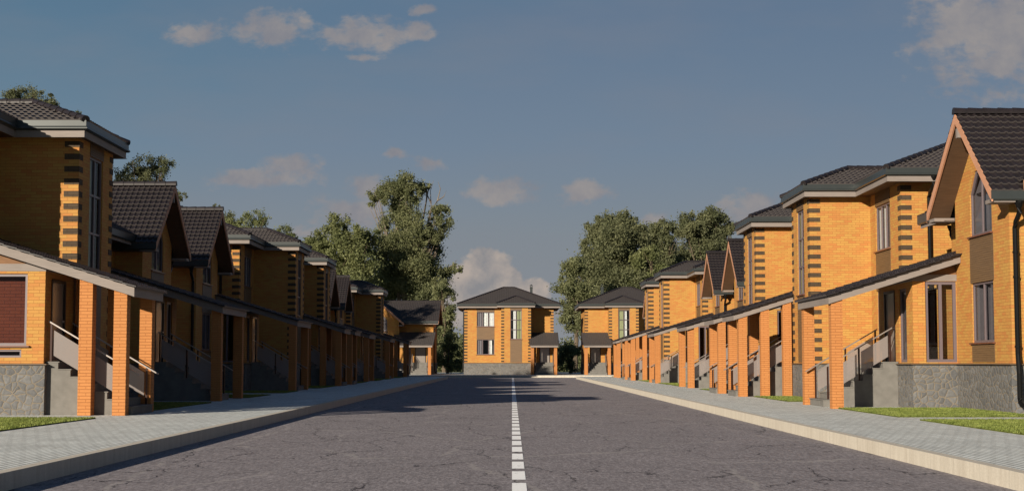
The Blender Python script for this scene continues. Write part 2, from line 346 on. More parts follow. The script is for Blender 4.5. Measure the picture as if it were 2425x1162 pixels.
def window(parent, F, a0, a1, z0, z1, cols=2, rows=1, curtains=(), sill=True, chamfer=None, fw=.06, ratios=None):
    """frame mesh as the part; pane, curtains and sill as its sub-parts. Set back from the wall plane."""
    m = MB(); B0, B1 = -.1, -.035
    m.fbox(F, a0, a0 + fw, B0, B1, z0, z1); m.fbox(F, a1 - fw, a1, B0, B1, z0, z1)
    m.fbox(F, a0 + fw, a1 - fw, B0, B1, z0, z0 + fw); m.fbox(F, a0 + fw, a1 - fw, B0, B1, z1 - fw, z1)
    for i in range(1, cols):
        c = a0 + (a1 - a0) * (ratios[i - 1] if ratios else i / cols); m.fbox(F, c - fw * .5, c + fw * .5, B0 + .002, B1 - .003, z0 + fw, z1 - fw)
    for j in range(1, rows):
        c = z0 + (z1 - z0) * j / rows; m.fbox(F, a0 + fw, a1 - fw, B0 + .004, B1 - .006, c - fw * .45, c + fw * .45)
    if chamfer:
        cx, cz = chamfer
        for s_ in (0, 1):
            e = (lambda a: a0 + a) if s_ == 0 else (lambda a: a1 - a)
            q = [(e(0), z1 - cz), (e(cx), z1), (e(cx + .09), z1), (e(0), z1 - cz - .11)]
            for b in (B0, B1 + .004): m.face([F(a, b, z) for a, z in q])
            for k in range(4):
                (a, z), (c, w) = q[k], q[(k + 1) % 4]; m.face([F(a, B0, z), F(c, B0, w), F(c, B1 + .004, w), F(a, B1 + .004, z)])
    o = m.build('window', 'frame', parent)
    g = MB(); g.face([F(a0, -.07, z0), F(a1, -.07, z0), F(a1, -.07, z1), F(a0, -.07, z1)]); g.build('pane', 'glass', o)
    if sill:
        s = MB(); s.fbox(F, a0 - .08, a1 + .08, -.09, .07, z0 - .035, z0 - .001); s.build('sill', 'sill', o)
    for c0, c1, mat, n, dep in curtains:
        c = MB(); A = [a0 + (a1 - a0) * (c0 + (c1 - c0) * k / n) for k in range(n + 1)]
        for k in range(n):
            b0, b1 = (-.115, -.115 - dep) if k % 2 == 0 else (-.115 - dep, -.115)
            c.face([F(A[k], b0, z0), F(A[k + 1], b1, z0), F(A[k + 1], b1, z1), F(A[k], b0, z1)])
        c.build('curtain', mat, o)
    return o
def cladding(parent, F, a0, a1, z0, z1, pitch=.055, proud=.01):
    m = MB(); n = max(1, round((z1 - z0) / pitch)); h = (z1 - z0) / n
    for k in range(n):
        z = z0 + k * h
        m.face([F(a0, proud + .011, z), F(a1, proud + .011, z), F(a1, proud, z + h), F(a0, proud, z + h)])
        m.face([F(a0, proud, z), F(a1, proud, z), F(a1, proud + .011, z), F(a0, proud + .011, z)])
    for a in (a0, a1):
        m.face([F(a, -.02, z0), F(a, proud + .004, z0), F(a, proud + .004, z1), F(a, -.02, z1)])
    m.face([F(a0, -.02, z1), F(a1, -.02, z1), F(a1, proud, z1), F(a0, proud, z1)])
    return m.build('cladding_panel', 'slat', parent)
def door(parent, F, a0, a1, z0, z1):
    m = MB(); m.fbox(F, a0, a0 + .07, -.1, .02, z0, z1); m.fbox(F, a1 - .07, a1, -.1, .02, z0, z1); m.fbox(F, a0 + .07, a1 - .07, -.1, .02, z1 - .07, z1)
    o = m.build('door_frame', 'dark', None)
    d = MB(); d.fbox(F, a0 + .07, a1 - .07, -.08, -.03, z0, z1 - .07)
    for i, (z_, w_) in enumerate(((z0 + .15, .75), (z0 + 1.05, .65))):
        d.fbox(F, a0 + .2, a1 - .2, -.03, -.022, z_, z_ + w_)
    do = d.build('door', 'door', parent); o.parent = do
    h = MB(); h.fbox(F, a0 + .13, a0 + .16, -.022, .03, z0 + .95, z0 + .98); h.fbox(F, a0 + .13, a0 + .27, .012, .032, z0 + .98, z0 + 1.0); h.build('handle', 'rail', do)

def tiles(mb, A, B, C, poly=None, course=.25, pitch=.185, lip=.03, rib=.034):
    """real tile relief on the plane with origin A, eave direction A->B, up-slope towards C. poly: convex (u,v) outline or None for given points"""
    A = np.array(A, float); u = np.array(B, float) - A; u /= np.linalg.norm(u); c = np.array(C, float) - A
    v = c - u * (c @ u); v /= np.linalg.norm(v); n = np.cross(u, v)
    if n[2] < 0: n = -n
    pts = [(float((np.array(p) - A) @ u), float((np.array(p) - A) @ v)) for p in poly]
    vmin, vmax = min(p[1] for p in pts), max(p[1] for p in pts)
    def span(vv):
        xs = []
        for (a, b), (c_, d) in zip(pts, pts[1:] + pts[:1]):
            if (b - vv) * (d - vv) <= 0 and abs(b - d) > 1e-9: xs.append(a + (c_ - a) * (vv - b) / (d - b))
        return (min(xs), max(xs)) if len(xs) > 1 else None
    prof = ((0, 0), (.5, 0), (.62, .75), (.75, 1), (.88, .75))
    k = 0; vv = vmin
    while vv < vmax - .02:
        v1 = min(vv + course, vmax); s0, s1 = span(min(vv + 1e-4, vmax)), span(max(v1 - 1e-4, vmin))
        if s0 and s1:
            lo, hi = min(s0[0], s1[0]), max(s0[1], s1[1]); us = [lo]
            i0 = math.floor(lo / pitch)
            for i in range(i0, math.ceil(hi / pitch) + 1):
                for t, _ in prof:
                    x = (i + t) * pitch
                    if lo < x < hi: us.append(x)
            us.append(hi)
            def hgt(x):
                t = (x / pitch) % 1
                for (a, ha), (b, hb) in zip(prof, prof[1:] + ((1., 0),)):
                    if a <= t <= b: return (ha + (hb - ha) * (t - a) / (b - a)) * rib
                return 0
            base = len(mb.v); w = len(us)
            for x in us:
                h = hgt(x); x0 = min(max(x, s0[0]), s0[1]); x1 = min(max(x, s1[0]), s1[1])
                for xx, yy, hh in ((x0, vv, h * .3), (x0, vv, h + lip + .012), (x1, v1, h + .004)):
                    mb.v.append(tuple(A + u * xx + v * yy + n * hh))
            for j in range(w - 1):
                a = base + 3 * j; b = a + 3
                mb.f.append((a, b, b + 1, a + 1)); mb.f.append((a + 1, b + 1, b + 2, a + 2))
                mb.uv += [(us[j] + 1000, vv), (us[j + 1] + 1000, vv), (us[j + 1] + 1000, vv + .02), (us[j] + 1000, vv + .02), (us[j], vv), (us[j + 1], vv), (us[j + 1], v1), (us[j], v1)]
        vv += course; k += 1
def capline(mb, P, Q, r=.1, seg=.36):
    P = np.array(P, float); Q = np.array(Q, float); d = Q - P; l = np.linalg.norm(d); d /= l
    s = np.cross(d, (0, 0, 1.)); s /= np.linalg.norm(s); up = np.cross(s, d); n = max(1, round(l / seg)); L_ = l / n
    for i in range(n):
        a = P + d * L_ * i; b = P + d * (L_ * (i + 1) + .03)
        T = np.linspace(-.35, math.pi + .35, 8)
        ra, rb = r * 1.12, r * .95
        A = [a + ra * (math.cos(t) * s + math.sin(t) * up) for t in T]; B = [b + rb * (math.cos(t) * s + math.sin(t) * up) for t in T]
        for k in range(7): mb.face([A[k], B[k], B[k + 1], A[k + 1]])
        mb.face(A[::-1]); mb.face(B)
def quoins(parent, corner, dirs, z0, z1, pitch=.31, h=.145, lens=(.33, .33)):
    """one strip of dark brick blocks wrapping a corner; dirs: two unit plan directions along the two faces"""
    m = MB(); cx, cy = corner; t = .012; z = z1 - .16 - h
    (ax, ay), (bx, by) = dirs
    oa = (-bx * t, -by * t); ob = (-ax * t, -ay * t)    # outward offsets for face a and face b
    while z > z0:
        P = [(cx + oa[0] + ob[0], cy + oa[1] + ob[1]), (cx + ax * lens[0] + oa[0], cy + ay * lens[0] + oa[1]), (cx + ax * lens[0], cy + ay * lens[0]),
             (cx, cy), (cx + bx * lens[1], cy + by * lens[1]), (cx + bx * lens[1] + ob[0], cy + by * lens[1] + ob[1])]
        m.prism(P, 2, z, z + h); z -= pitch
    return m.build('quoin_strip', 'quoin', parent)
def drainpipe(parent, x, y, ztop, dirx, diry, off=.35, zfoot=.25):
    """funnel under the gutter, swan neck back to the wall, straight pipe, shoe. dir points from the wall outwards"""
    m = MB(); e = lambda o, z: (x + dirx * o, y + diry * o, z)
    m.tube([e(off, ztop), e(off, ztop - .05), e(off, ztop - .16)], [.115, .11, .065], 12)
    pts = [e(off, ztop - .16), e(off, ztop - .27), e(off * .75, ztop - .36), e(.3 * off + .03, ztop - .47), e(.09, ztop - .6), e(.09, ztop - .75), e(.09, 1.4), e(.13, 1.1), e(.15, .95), e(.15, zfoot + .12), e(.17, zfoot + .03), e(.3, zfoot - .04)]
    m.tube(pts, .06, 12)
    for z in (ztop - 1.2, (ztop + 1.4) / 2, 1.55): m.tube([e(.09, z), e(.09, z + .05)], .073, 12)
    o = m.build('drainpipe', 'pipe', parent, True)
    for z in (ztop - 1.18, 1.57):
        b = MB(); b.fbox(lambda a, o_, z_: (x + dirx * o_ + diry * a, y + diry * o_ - dirx * a, z_), -.012, .012, -.0, .05, z, z + .03); b.build('bracket', 'pipe', o)
    return o
def stairs(parent, x0, x1, yl, ytop, n=7, tread=.285, rise=1.2 / 7):
    """landing from ytop back to yl, steps descending towards -y; solid side cheeks"""
    m = MB(); prof = [(yl, 0.), (yl, 1.2)]; y, z = ytop, 1.2
    prof.append((y, z))
    for k in range(n - 1):
        z -= rise; prof.append((y, z)); y -= tread; prof.append((y, z))
    prof.append((y, 0.))
    for i in range(len(prof) - 1): pass
    pr_ = prof
    for xx, rev in ((x0, False), (x1, True)):           # cheeks as vertical strips so no concave ngons
        yy, zz = ytop, 1.2
        q = [(xx, yl, 0), (xx, ytop, 0), (xx, ytop, 1.2), (xx, yl, 1.2)]; m.face(q[::-1] if rev else q)
        for k in range(n - 1):
            zz -= rise; q = [(xx, yy, 0), (xx, yy - tread, 0), (xx, yy - tread, zz), (xx, yy, zz)]; m.face(q[::-1] if rev else q); yy -= tread
    for (a, b), (c, d) in zip(pr_[1:], pr_[2:]): m.face([(x0, a, b), (x0, c, d), (x1, c, d), (x1, a, b)])
    o = m.build('staircase', 'concrete', parent)
    yy, zz = ytop, 1.2; t = MB()
    t.box(x0 - .015, x1 + .015, yy - .03, yl, zz + .001, zz + .026); t.build('tread', 'concrete', o)
    for k in range(n - 1):
        zz -= rise; t = MB(); t.box(x0 - .015, x1 + .015, yy - tread - .025, yy - .001, zz + .001, zz + .026); yy -= tread; t.build('tread', 'concrete', o)
    return yy
def railing(parent, x, y0, y1, z0=1.2, slope=.6):
    """y0 top end (landing), y1 bottom end; handrail with posts and frosted panels"""
    zf = lambda y, h: z0 + h + (y - y0) * slope * (1 if y < y0 else 0)
    h = MB(); h.bar((x, y0 + .06, zf(y0, .95)), (x, y1 - .28, zf(y1 - .28, .95)), .05, .035)
    o = h.build('railing', 'rail', parent)
    ys = [y0, (y0 + y1) / 2, y1]
    for y in ys:
        p = MB(); p.box(x - .022, x + .022, y - .022, y + .022, max(.17, zf(y, -.0)) , zf(y, .935)); p.build('post', 'post', o)
    for a, b in zip(ys, ys[1:]):
        g = MB(); A, B = a - .06, b + .06
        pts = [(A, zf(A, .2)), (B, zf(B, .2)), (B, zf(B, .78)), (A, zf(A, .78))]
        g.prism(pts, 0, x - .006, x + .006); g.build('glass_panel', 'frost', o)
def column(parent, x0, x1, y0, y1, z1a, z1b):
    """square brick post, top cut to the roof slope (z1a at y0, z1b at y1)"""
    m = MB(); m.prism([(y0, 0), (y1, 0), (y1, z1b), (y0, z1a)], 0, x0, x1); return m.build('porch_column', 'colbrick', parent)
def porch_roof(parent, x0, x1, ye, yt, ze, slope, xcut=None):
    """lean-to tiled roof, eave at ye, top against the wall at yt; xcut=(x,y): left of x it stops at y (a wing wall)"""
    z = lambda y: ze + (y - ye) * slope
    m = MB()
    polys = [[(x0, ye), (x1, ye), (x1, yt), (x0, yt)]] if xcut is None else [[(x0, ye), (xcut[0], ye), (xcut[0], xcut[1]), (x0, xcut[1])], [(xcut[0], ye), (x1, ye), (x1, yt), (xcut[0], yt)]]
    for p in polys:
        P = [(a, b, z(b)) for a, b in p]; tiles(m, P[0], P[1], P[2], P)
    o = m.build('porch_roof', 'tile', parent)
    i = .1; t = .03
    for p in polys:
        w = MB()
        a0, a1, b0, b1 = p[0][0], p[1][0], p[0][1], p[2][1]
        a0 = a0 + i if a0 == x0 else a0; a1 = a1 - i if a1 == x1 else a1; b0 += i
        w.prism([(b0, z(b0) - .01), (b1, z(b1) - .01), (b1, z(b1) - .07), (b0, z(b0) - .07)], 0, a0 + .03, a1 - .03 if a1 == x1 - i else a1)
        w.build('soffit', 'ptimber', o)
    f = MB(); b0 = ye + i; dz = .22
    f.prism([(x0 + i, z(b0) - dz - .01), (x1 - i, z(b0) - dz - .01), (x1 - i, z(b0) - .012), (x0 + i, z(b0) - .012)], 1, b0 - .03, b0); f.build('fascia', 'fascia', o)
    for xx, yy in ((x0 + i, xcut[1] if xcut else yt), (x1 - i - .03, yt)):
        f = MB(); f.prism([(b0, z(b0) - dz), (yy, z(yy) - dz), (yy, z(yy) - .012), (b0, z(b0) - .012)], 0, xx, xx + .03); f.build('fascia', 'fascia', o)
    for xx in (x0, x1):
        c = MB()
        yy = xcut[1] if xcut and xx == x0 else yt; n = max(1, round((yy - ye) / .3))
        for k in range(n):
            p, q = ye + (yy - ye) * k / n, ye + (yy - ye) * (k + 1) / n; r_ = .012 * 1
            c.bar((xx, p, z(p) + .026), (xx, q + .02, z(q) + .016), .06, .03)
        c.build('verge_tile', 'tile', o)
    return z

# ------------------------------------------------------------------ house A: hipped roof, projecting bay
WA = 9.08; YS = 2.05; DA = 10.05
def house_hip(mirror):
    MIR[0] = WA if mirror else None
    h = empty('hip_roof_house')
    # plinth and ledge
    foot = [(0, YS), (3.77, YS), (3.77, 0), (WA, 0), (WA, DA), (0, DA)]
    m = MB(); m.ring(foot, [(.04, 0), (.04, 1.15), (-.05, 1.15), (-.05, 0)]); m.build('plinth', 'stone', h)
    m = MB(); m.ring(foot, [(.09, 1.15), (.09, 1.165), (-.06, 1.2), (-.06, 1.15)]); m.build('ledge', 'ledge', h)
    # brick shell
    ZT = 6.84; m = MB()
    F1 = wall(m, (0, YS), (3.77, YS), 1.17, ZT, [(1.27, 3.06, 2.01, 3.55), (1.27, 3.06, 4.84, 6.33)])
    Fs = wall(m, (3.77, YS), (3.77, 0), 1.17, ZT)
    F2 = wall(m, (3.77, 0), (6.75, 0), 1.17, ZT, [(.92, 2.06, 3.53, 6.45)])
    wall(m, (6.75, 0), (6.75, YS), 1.17, ZT)
    F3 = wall(m, (6.75, YS), (WA, YS), 1.17, ZT)
    wall(m, (WA, YS), (WA, DA), 1.17, ZT); wall(m, (WA, DA), (0, DA), 1.17, ZT); wall(m, (0, DA), (0, YS), 1.17, ZT)
    m.build('wall', 'brick', h)
    m = MB()                                             # floors and a rear lining keep the rooms dark
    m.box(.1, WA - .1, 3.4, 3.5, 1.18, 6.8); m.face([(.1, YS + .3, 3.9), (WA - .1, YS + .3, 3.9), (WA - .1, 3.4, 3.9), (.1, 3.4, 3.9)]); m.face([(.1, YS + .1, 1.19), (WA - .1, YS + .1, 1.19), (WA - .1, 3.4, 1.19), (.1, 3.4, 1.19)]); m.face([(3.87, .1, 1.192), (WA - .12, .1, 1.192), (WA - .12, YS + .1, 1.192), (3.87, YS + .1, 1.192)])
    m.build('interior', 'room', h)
    window(h, F1, 1.27, 3.06, 2.01, 3.55, 3, 1, [(0, .38, 'curtain', 6, .06), (.68, .86, 'white', 4, .05)])
    window(h, F1, 1.27, 3.06, 4.84, 6.33, 3, 1, [(.0, .36, 'curtain', 6, .06), (.4, .62, 'white', 4, .06), (.66, 1, 'white', 6, .05)])
    window(h, F2, .92, 2.06, 3.53, 6.45, 2, 3, [(.24, .47, 'white', 6, .05), (.56, .76, 'green', 5, .04), (.78, 1, 'green', 5, .05)])
    cladding(h, F1, 1.27, 3.06, 6.33, ZT - .03); cladding(h, F1, 1.27, 3.06, 3.55, 4.8); cladding(h, F2, .90, 2.08, 6.45, ZT - .03); cladding(h, F2, .90, 2.08, 1.22, 3.49)
    quoins(h, (0, YS), ((1, 0), (0, 1)), 1.25, ZT); quoins(h, (3.77, 0), ((0, 1), (1, 0)), 1.25, ZT, lens=(.36, .3)); quoins(h, (6.75, 0), ((-1, 0), (0, 1)), 1.25, ZT, lens=(.3, .36))
    quoins(h, (WA, YS), ((-1, 0), (0, 1)), 3.9, ZT)
    # eaves
    eave = [(-.66, 1.47), (3.36, 1.47), (3.36, -.24), (7.15, -.24), (7.15, 1.47), (9.7, 1.47), (9.7, 10.7), (-.66, 10.7)]
    m = MB(); m.ring(eave, [(0, 6.79), (0, 6.96), (-.03, 6.96), (-.03, 6.79)]); m.build('fascia', 'fascia', h)
    zs = 6.845
    for a, b, c, d in ((-.64, 9.68, 1.49, 10.68), (3.38, 7.13, -.22, 1.49)):
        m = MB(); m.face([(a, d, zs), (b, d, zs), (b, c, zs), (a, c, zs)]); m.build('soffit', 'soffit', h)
    m = MB(); m.ring(eave, [(.005, 6.97), (.055, 6.97), (.09, 6.995), (.09, 7.02), (.055, 7.06), (.055, 7.2), (.04, 7.2), (.04, 7.05), (.005, 7.04)]); m.ring(eave, [(-.03, 6.965), (.004, 6.965), (.004, 7.17), (-.03, 7.17)]); m.build('gutter', 'gutter', h)
    # hipped roof with the lower hip over the bay
    k = .404; e = .04; x0, x1, y0, y1 = -.66 - e, 9.7 + e, 1.47 - e, 10.7 + e; z0 = 7.19; run = (y1 - y0) / 2; zr = z0 + k * run
    ra, rb = (x0 + run, (y0 + y1) / 2, zr), (x1 - run, (y0 + y1) / 2, zr)
    c = [(x0, y0, z0), (x1, y0, z0), (x1, y1, z0), (x0, y1, z0)]
    m = MB()
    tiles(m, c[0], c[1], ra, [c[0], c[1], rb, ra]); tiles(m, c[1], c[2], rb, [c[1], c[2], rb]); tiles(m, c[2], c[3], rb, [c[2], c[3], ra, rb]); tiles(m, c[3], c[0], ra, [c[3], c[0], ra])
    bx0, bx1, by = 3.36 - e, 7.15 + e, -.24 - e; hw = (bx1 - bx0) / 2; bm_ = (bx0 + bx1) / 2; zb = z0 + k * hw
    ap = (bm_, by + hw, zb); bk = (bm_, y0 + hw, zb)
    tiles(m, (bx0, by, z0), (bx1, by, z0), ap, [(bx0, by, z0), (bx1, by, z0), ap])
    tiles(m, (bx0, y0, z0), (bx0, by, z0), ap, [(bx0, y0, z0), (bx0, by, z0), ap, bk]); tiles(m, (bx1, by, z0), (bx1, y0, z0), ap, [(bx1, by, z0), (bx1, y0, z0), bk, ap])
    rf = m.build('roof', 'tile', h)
    m = MB(); dz = np.array([0, 0, .02])
    for a, b in ((c[0], ra), (c[1], rb), (c[2], rb), (c[3], ra), (ra, rb), ((bx0, by, z0), ap), ((bx1, by, z0), ap), (ap, bk)): capline(m, np.array(a) + dz, np.array(b) + dz)
    m.build('ridge_cap', 'tile', rf)
    m = MB(); m.box(6.76, 7.04, 8.3, 8.58, 7.7, 9.3); m.box(6.73, 7.07, 8.27, 8.61, 9.15, 9.22)
    for a, b in ((6.78, 8.32), (7.0, 8.32), (6.78, 8.54), (7.0, 8.54)): m.box(a, a + .02, b, b + .02, 9.3, 9.4)
    t = (6.9, 8.44, 9.56); q = [(6.7, 8.24, 9.4), (7.1, 8.24, 9.4), (7.1, 8.64, 9.4), (6.7, 8.64, 9.4)]
    for i in range(4): m.face([q[i], q[(i + 1) % 4], t])
    m.face(q[::-1]); m.build('chimney', 'gutter', rf)
    drainpipe(h, 0, YS + .85, 6.9, -1, 0, .6)
    for o in h.children:                                 # eaves sit a little below the wall head
        if o.name.split('.')[0] in ('fascia', 'soffit', 'gutter', 'roof'): o.location.z = -.07
    # entrance: vestibule, stairs, lean-to roof on brick posts
    m = MB(); V = 3.3
    Fv = wall(m, (6.75 + .001, -.001), (WA, -.001), 1.17, V, [(.85, 1.9, 1.2, 3.14)], .1)
    Fw = wall(m, (WA + .001, 0), (WA + .001, YS), 1.17, V, [(.41, 1.9, 1.59, 3.24), (.52, 1.9, 1.32, 1.5)], .1)
    m.build('vestibule', 'brick', h)
    door(h, Fv, .85, 1.9, 1.2, 3.14)
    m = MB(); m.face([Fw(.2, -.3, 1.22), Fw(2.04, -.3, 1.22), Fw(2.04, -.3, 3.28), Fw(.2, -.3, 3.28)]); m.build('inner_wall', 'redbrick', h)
    window(h, Fw, .41, 1.9, 1.59, 3.24, 1, 1); window(h, Fw, .52, 1.9, 1.32, 1.5, 1, 1, sill=False, fw=.045)
    ze, sl, ye = 2.9, .315, -2.2; zf = lambda y: ze + (y - ye) * sl
    m = MB(); m.box(6.76, WA + .012, -.012, YS - .02, V, V + .17); m.build('porch_beam', 'fascia', h)
    m = MB(); m.prism([(-.0, V + .172), (YS - .02, V + .172), (YS - .02, zf(YS) - .09), (.0, zf(0) - .09)], 0, WA - .06, WA - .01); m.build('porch_gable', 'ptimber', h)
    porch_roof(h, 6.58, 9.48, ye, YS - .005, ze, sl)
    for x0_, x1_ in ((6.72, 7.02), (8.8, 9.1)):
        for a, b in ((-1.95, -1.65), (-1.16, -.86)) + (((-.37, -.07),) if x0_ < 7 else ()):
            if x0_ > 8: x0_, x1_ = 9.0, 9.3
            column(h, x0_, x1_, a, b, zf(a) - .07, zf(b) - .07)
    stairs(h, 7.1, 8.97, -.02, -.3)
    railing(h, 7.16, -.12, -1.88); railing(h, 8.93, -.12, -1.88)
    MIR[0] = None
    return h

# ------------------------------------------------------------------ house B: gabled wing, wide porch
WB = 7.53; WW = 4.07; YM = .96; DB = 8.3
def house_gable(mirror):
    MIR[0] = WB if mirror else None
    h = empty('gable_roof_house')
    foot = [(0, 0), (WW, 0), (WW, -1.18), (WB, -1.18), (WB, DB), (0, DB)]
    m = MB(); m.ring(foot, [(.04, 0), (.04, 1.15), (-.05, 1.15), (-.05, 0)]); m.build('plinth', 'stone', h)
    m = MB(); m.ring(foot, [(.1, 1.15), (.1, 1.165), (-.06, 1.2), (-.06, 1.15)]); m.build('ledge', 'ledge', h)
    ZT = 4.97; ZA = 7.24; m = MB(); cx = WW / 2; sl = .865
    a0, a1 = cx - .82, cx + .82; ZE = 5.46; gt = lambda a: ZE + max(0, min(a, WW - a)) * (ZA - ZE) / cx
    # gable front: pieces around two openings, the upper one with cut corners
    z_s, z_t, sh = 4.4, 6.05, 5.5
    F = wall(m, (0, 0), (WW, 0), 1.17, ZT, [(a0, a1, 1.7, 3.22), (a0, a1, z_s, ZT, 1)], .13)
    m.face([F(0, 0, ZT), F(a0, 0, ZT), F(a0, 0, gt(a0)), F(0, 0, ZE)]); m.face([F(a1, 0, ZT), F(WW, 0, ZT), F(WW, 0, ZE), F(a1, 0, gt(a1))])
    m.face([F(a0, 0, z_t), F(cx, 0, z_t), F(cx, 0, ZA), F(a0, 0, gt(a0))]); m.face([F(cx, 0, z_t), F(a1, 0, z_t), F(a1, 0, gt(a1)), F(cx, 0, ZA)])
    for s_, e in ((0, lambda a: a0 + a), (1, lambda a: a1 - a)):
        m.face([F(e(0), 0, sh), F(e(.42), 0, z_t), F(e(0), 0, z_t)])
        m.face([F(e(0), 0, ZT), F(e(0), -.13, ZT), F(e(0), -.13, sh), F(e(0), 0, sh)]); m.face([F(e(0), 0, sh), F(e(0), -.13, sh), F(e(.42), -.13, z_t), F(e(.42), 0, z_t)])
    m.face([F(a0 + .42, 0, z_t), F(a0 + .42, -.13, z_t), F(a1 - .42, -.13, z_t), F(a1 - .42, 0, z_t)])
    # the openings meet: no reveal between ZT pieces, so the hidden top reveal of the lower box is skipped by a dark lining
    ZM = 5.2; wall(m, (WW, 0), (WW, YM), 1.17, ZM); wall(m, (WW, YM), (WB, YM), 1.17, ZM)
    wall(m, (WB, YM), (WB, DB), 1.17, ZM, [], .13, lambda a: 5.56 + min(a, DB - YM - a) * .51, [(DB - YM) / 2])
    wall(m, (WB, DB), (0, DB), 1.17, ZM); wall(m, (0, DB), (0, 0), 1.17, ZT)
    m.face([(0, DB, ZT), (0, YM, ZT), (0, YM, 5.56), (0, (DB + YM) / 2, 5.56 + (DB - YM) / 2 * .51), (0, DB, 5.56)])
    m.build('wall', 'brick', h)
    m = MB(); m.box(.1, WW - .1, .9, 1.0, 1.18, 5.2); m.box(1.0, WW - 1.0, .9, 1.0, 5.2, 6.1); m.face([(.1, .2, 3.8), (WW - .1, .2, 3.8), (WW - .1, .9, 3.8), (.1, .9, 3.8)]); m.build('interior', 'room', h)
    cu = [(.02, .98, 'curtain', 5, .2)]
    window(h, F, a0, a1, 1.7, 3.22, 2, 1, [(.02, .3, 'curtain', 1, .0), (.3, .64, 'curtain', 2, .1), (.64, .98, 'curtain', 2, .1)])
    window(h, F, a0, a1, z_s, z_t, 2, 1, [(.02, .3, 'curtain', 1, .0), (.3, .64, 'curtain', 2, .1), (.64, .98, 'curtain', 2, .1)], chamfer=(.42, z_t - sh))
    cladding(h, F, a0 - .08, a1 + .04, 3.22, 4.36); cladding(h, F, a0 - .02, a1 + .02, 1.22, 1.66)
    # roof: main ridge along x, wing ridge along y
    e = .04; z0 = 5.19; zm = 5.44; ym0, ym1 = .16, DB + .7; yr = (ym0 + ym1) / 2; zr = 7.64; km = (zr - zm) / (yr - ym0); xm0, xm1 = -.6, WB + .6
    wx0, wx1, wy = cx - 2.56 - e, cx + 2.56 + e, -.6; zv = 7.46; yv = ym0 + (zv - zm) / km; yb = ym0 + .25
    m = MB()
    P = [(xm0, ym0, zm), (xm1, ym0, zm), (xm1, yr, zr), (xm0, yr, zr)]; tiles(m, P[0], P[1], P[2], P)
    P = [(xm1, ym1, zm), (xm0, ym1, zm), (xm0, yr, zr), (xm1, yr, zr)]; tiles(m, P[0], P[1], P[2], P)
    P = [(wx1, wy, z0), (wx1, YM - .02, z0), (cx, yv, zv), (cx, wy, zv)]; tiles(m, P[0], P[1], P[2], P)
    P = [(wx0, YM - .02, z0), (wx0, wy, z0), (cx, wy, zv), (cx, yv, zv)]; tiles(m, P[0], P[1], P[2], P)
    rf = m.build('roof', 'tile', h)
    m = MB(); capline(m, (xm0, yr, zr + .02), (xm1, yr, zr + .02), .11); m.build('ridge_cap', 'tile', rf)
    m = MB(); capline(m, (cx, wy - .03, zv + .03), (cx, yv, zv + .03), .11); m.build('ridge_cap', 'tile', rf)
    # underside and barge boards
    t = .16; ks = (zv - z0) / (cx - wx0)
    for s_, xe in ((1, wx1), (-1, wx0)):
        q = [(xe - s_ * .06, z0 - .02 + .06 * ks * 0), (cx, zv - .05), (cx, zv - .05 - t), (xe - s_ * .06, z0 - .02 - t)]
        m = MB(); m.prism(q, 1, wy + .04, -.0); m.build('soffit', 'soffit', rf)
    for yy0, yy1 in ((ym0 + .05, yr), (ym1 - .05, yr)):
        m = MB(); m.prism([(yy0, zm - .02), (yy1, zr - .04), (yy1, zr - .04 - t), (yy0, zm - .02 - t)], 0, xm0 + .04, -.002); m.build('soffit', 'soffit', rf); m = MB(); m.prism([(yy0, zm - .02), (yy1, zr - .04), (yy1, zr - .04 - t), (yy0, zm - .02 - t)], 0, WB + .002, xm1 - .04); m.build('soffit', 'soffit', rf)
    dd = .25
    for s_, xe in ((1, wx1), (-1, wx0)):
        m = MB(); m.prism([(xe, z0 - .0), (cx, zv - .0), (cx, zv - dd), (xe, z0 - dd)], 1, wy - .0, wy + .04); m.build('barge_board', 'rake', rf)
    for xa in (xm0 - .0, xm1 - .04):
        for ye in (ym0, ym1): m = MB(); m.prism([(ye, zm), (yr, zr), (yr, zr - dd), (ye, zm - dd)], 0, xa, xa + .04); m.build('barge_board', 'rake', rf)
    m = MB(); m.box(cx - .07, cx + .07, wy + .041, -.002, zv - .62, zv - .38); m.build('ridge_beam', 'fascia', rf)
    for s_, xe in ((1, wx1), (-1, wx0)):                 # boxed eave returns under the rake ends
        a, b = sorted((xe - s_ * .05, cx + s_ * (WW / 2 + .002))); m = MB(); m.box(a, b, wy + .045, -.02, 4.93, 5.02); m.build('eave_board', 'fascia', rf)
    gp = [(.0, 4.965), (.09, 4.965), (.125, 5.0), (.12, 5.2), (.1, 5.2), (.095, 5.02), (.0, 5.0)]
    gm_ = [(o, z + zm - 5.19) for o, z in gp]
    for pth, pf in (([(wx1 - .12, wy), (wx1 - .12, YM - .02)], gp), ([(wx0 + .12, YM + .3), (wx0 + .12, wy)], gp), ([(wx1 - .5, ym0 + .1), (xm1 - .04, ym0 + .1)], gm_), ([(xm1, ym1 - .1), (xm0, ym1 - .1)], gm_)):
        m = MB(); m.ring(pth, pf, False); m.build('gutter', 'gutter', h)
    for q in ((wx1 - .2, xm1 - .05, ym0 + .12, YM - .002, 5.2, 5.23), (WW + .002, wx1 - .13, wy + .3, YM - .004, 4.935, 4.965), (wx0 + .15, -.002, wy + .3, YM + .1, 4.935, 4.965)):
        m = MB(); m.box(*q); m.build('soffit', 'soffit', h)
    m = MB(); m.box(wx1 - .1, xm1 - .05, ym0 + .075, ym0 + .098, 5.12, 5.24); m.build('fascia', 'fascia', h)
    drainpipe(h, -.0, .1, 4.97, -1, 0, .42); drainpipe(h, WB, YM + .12, 5.2, 1, 0, .4)
    # entrance
    V = 3.35; m = MB()
    wall(m, (WW, -.002), (WW, -1.18), 1.17, V, [(.02, .84, 1.21, V - .01)], .1)
    Fg, _ = frame((WW, -.002), (WW, -1.18))
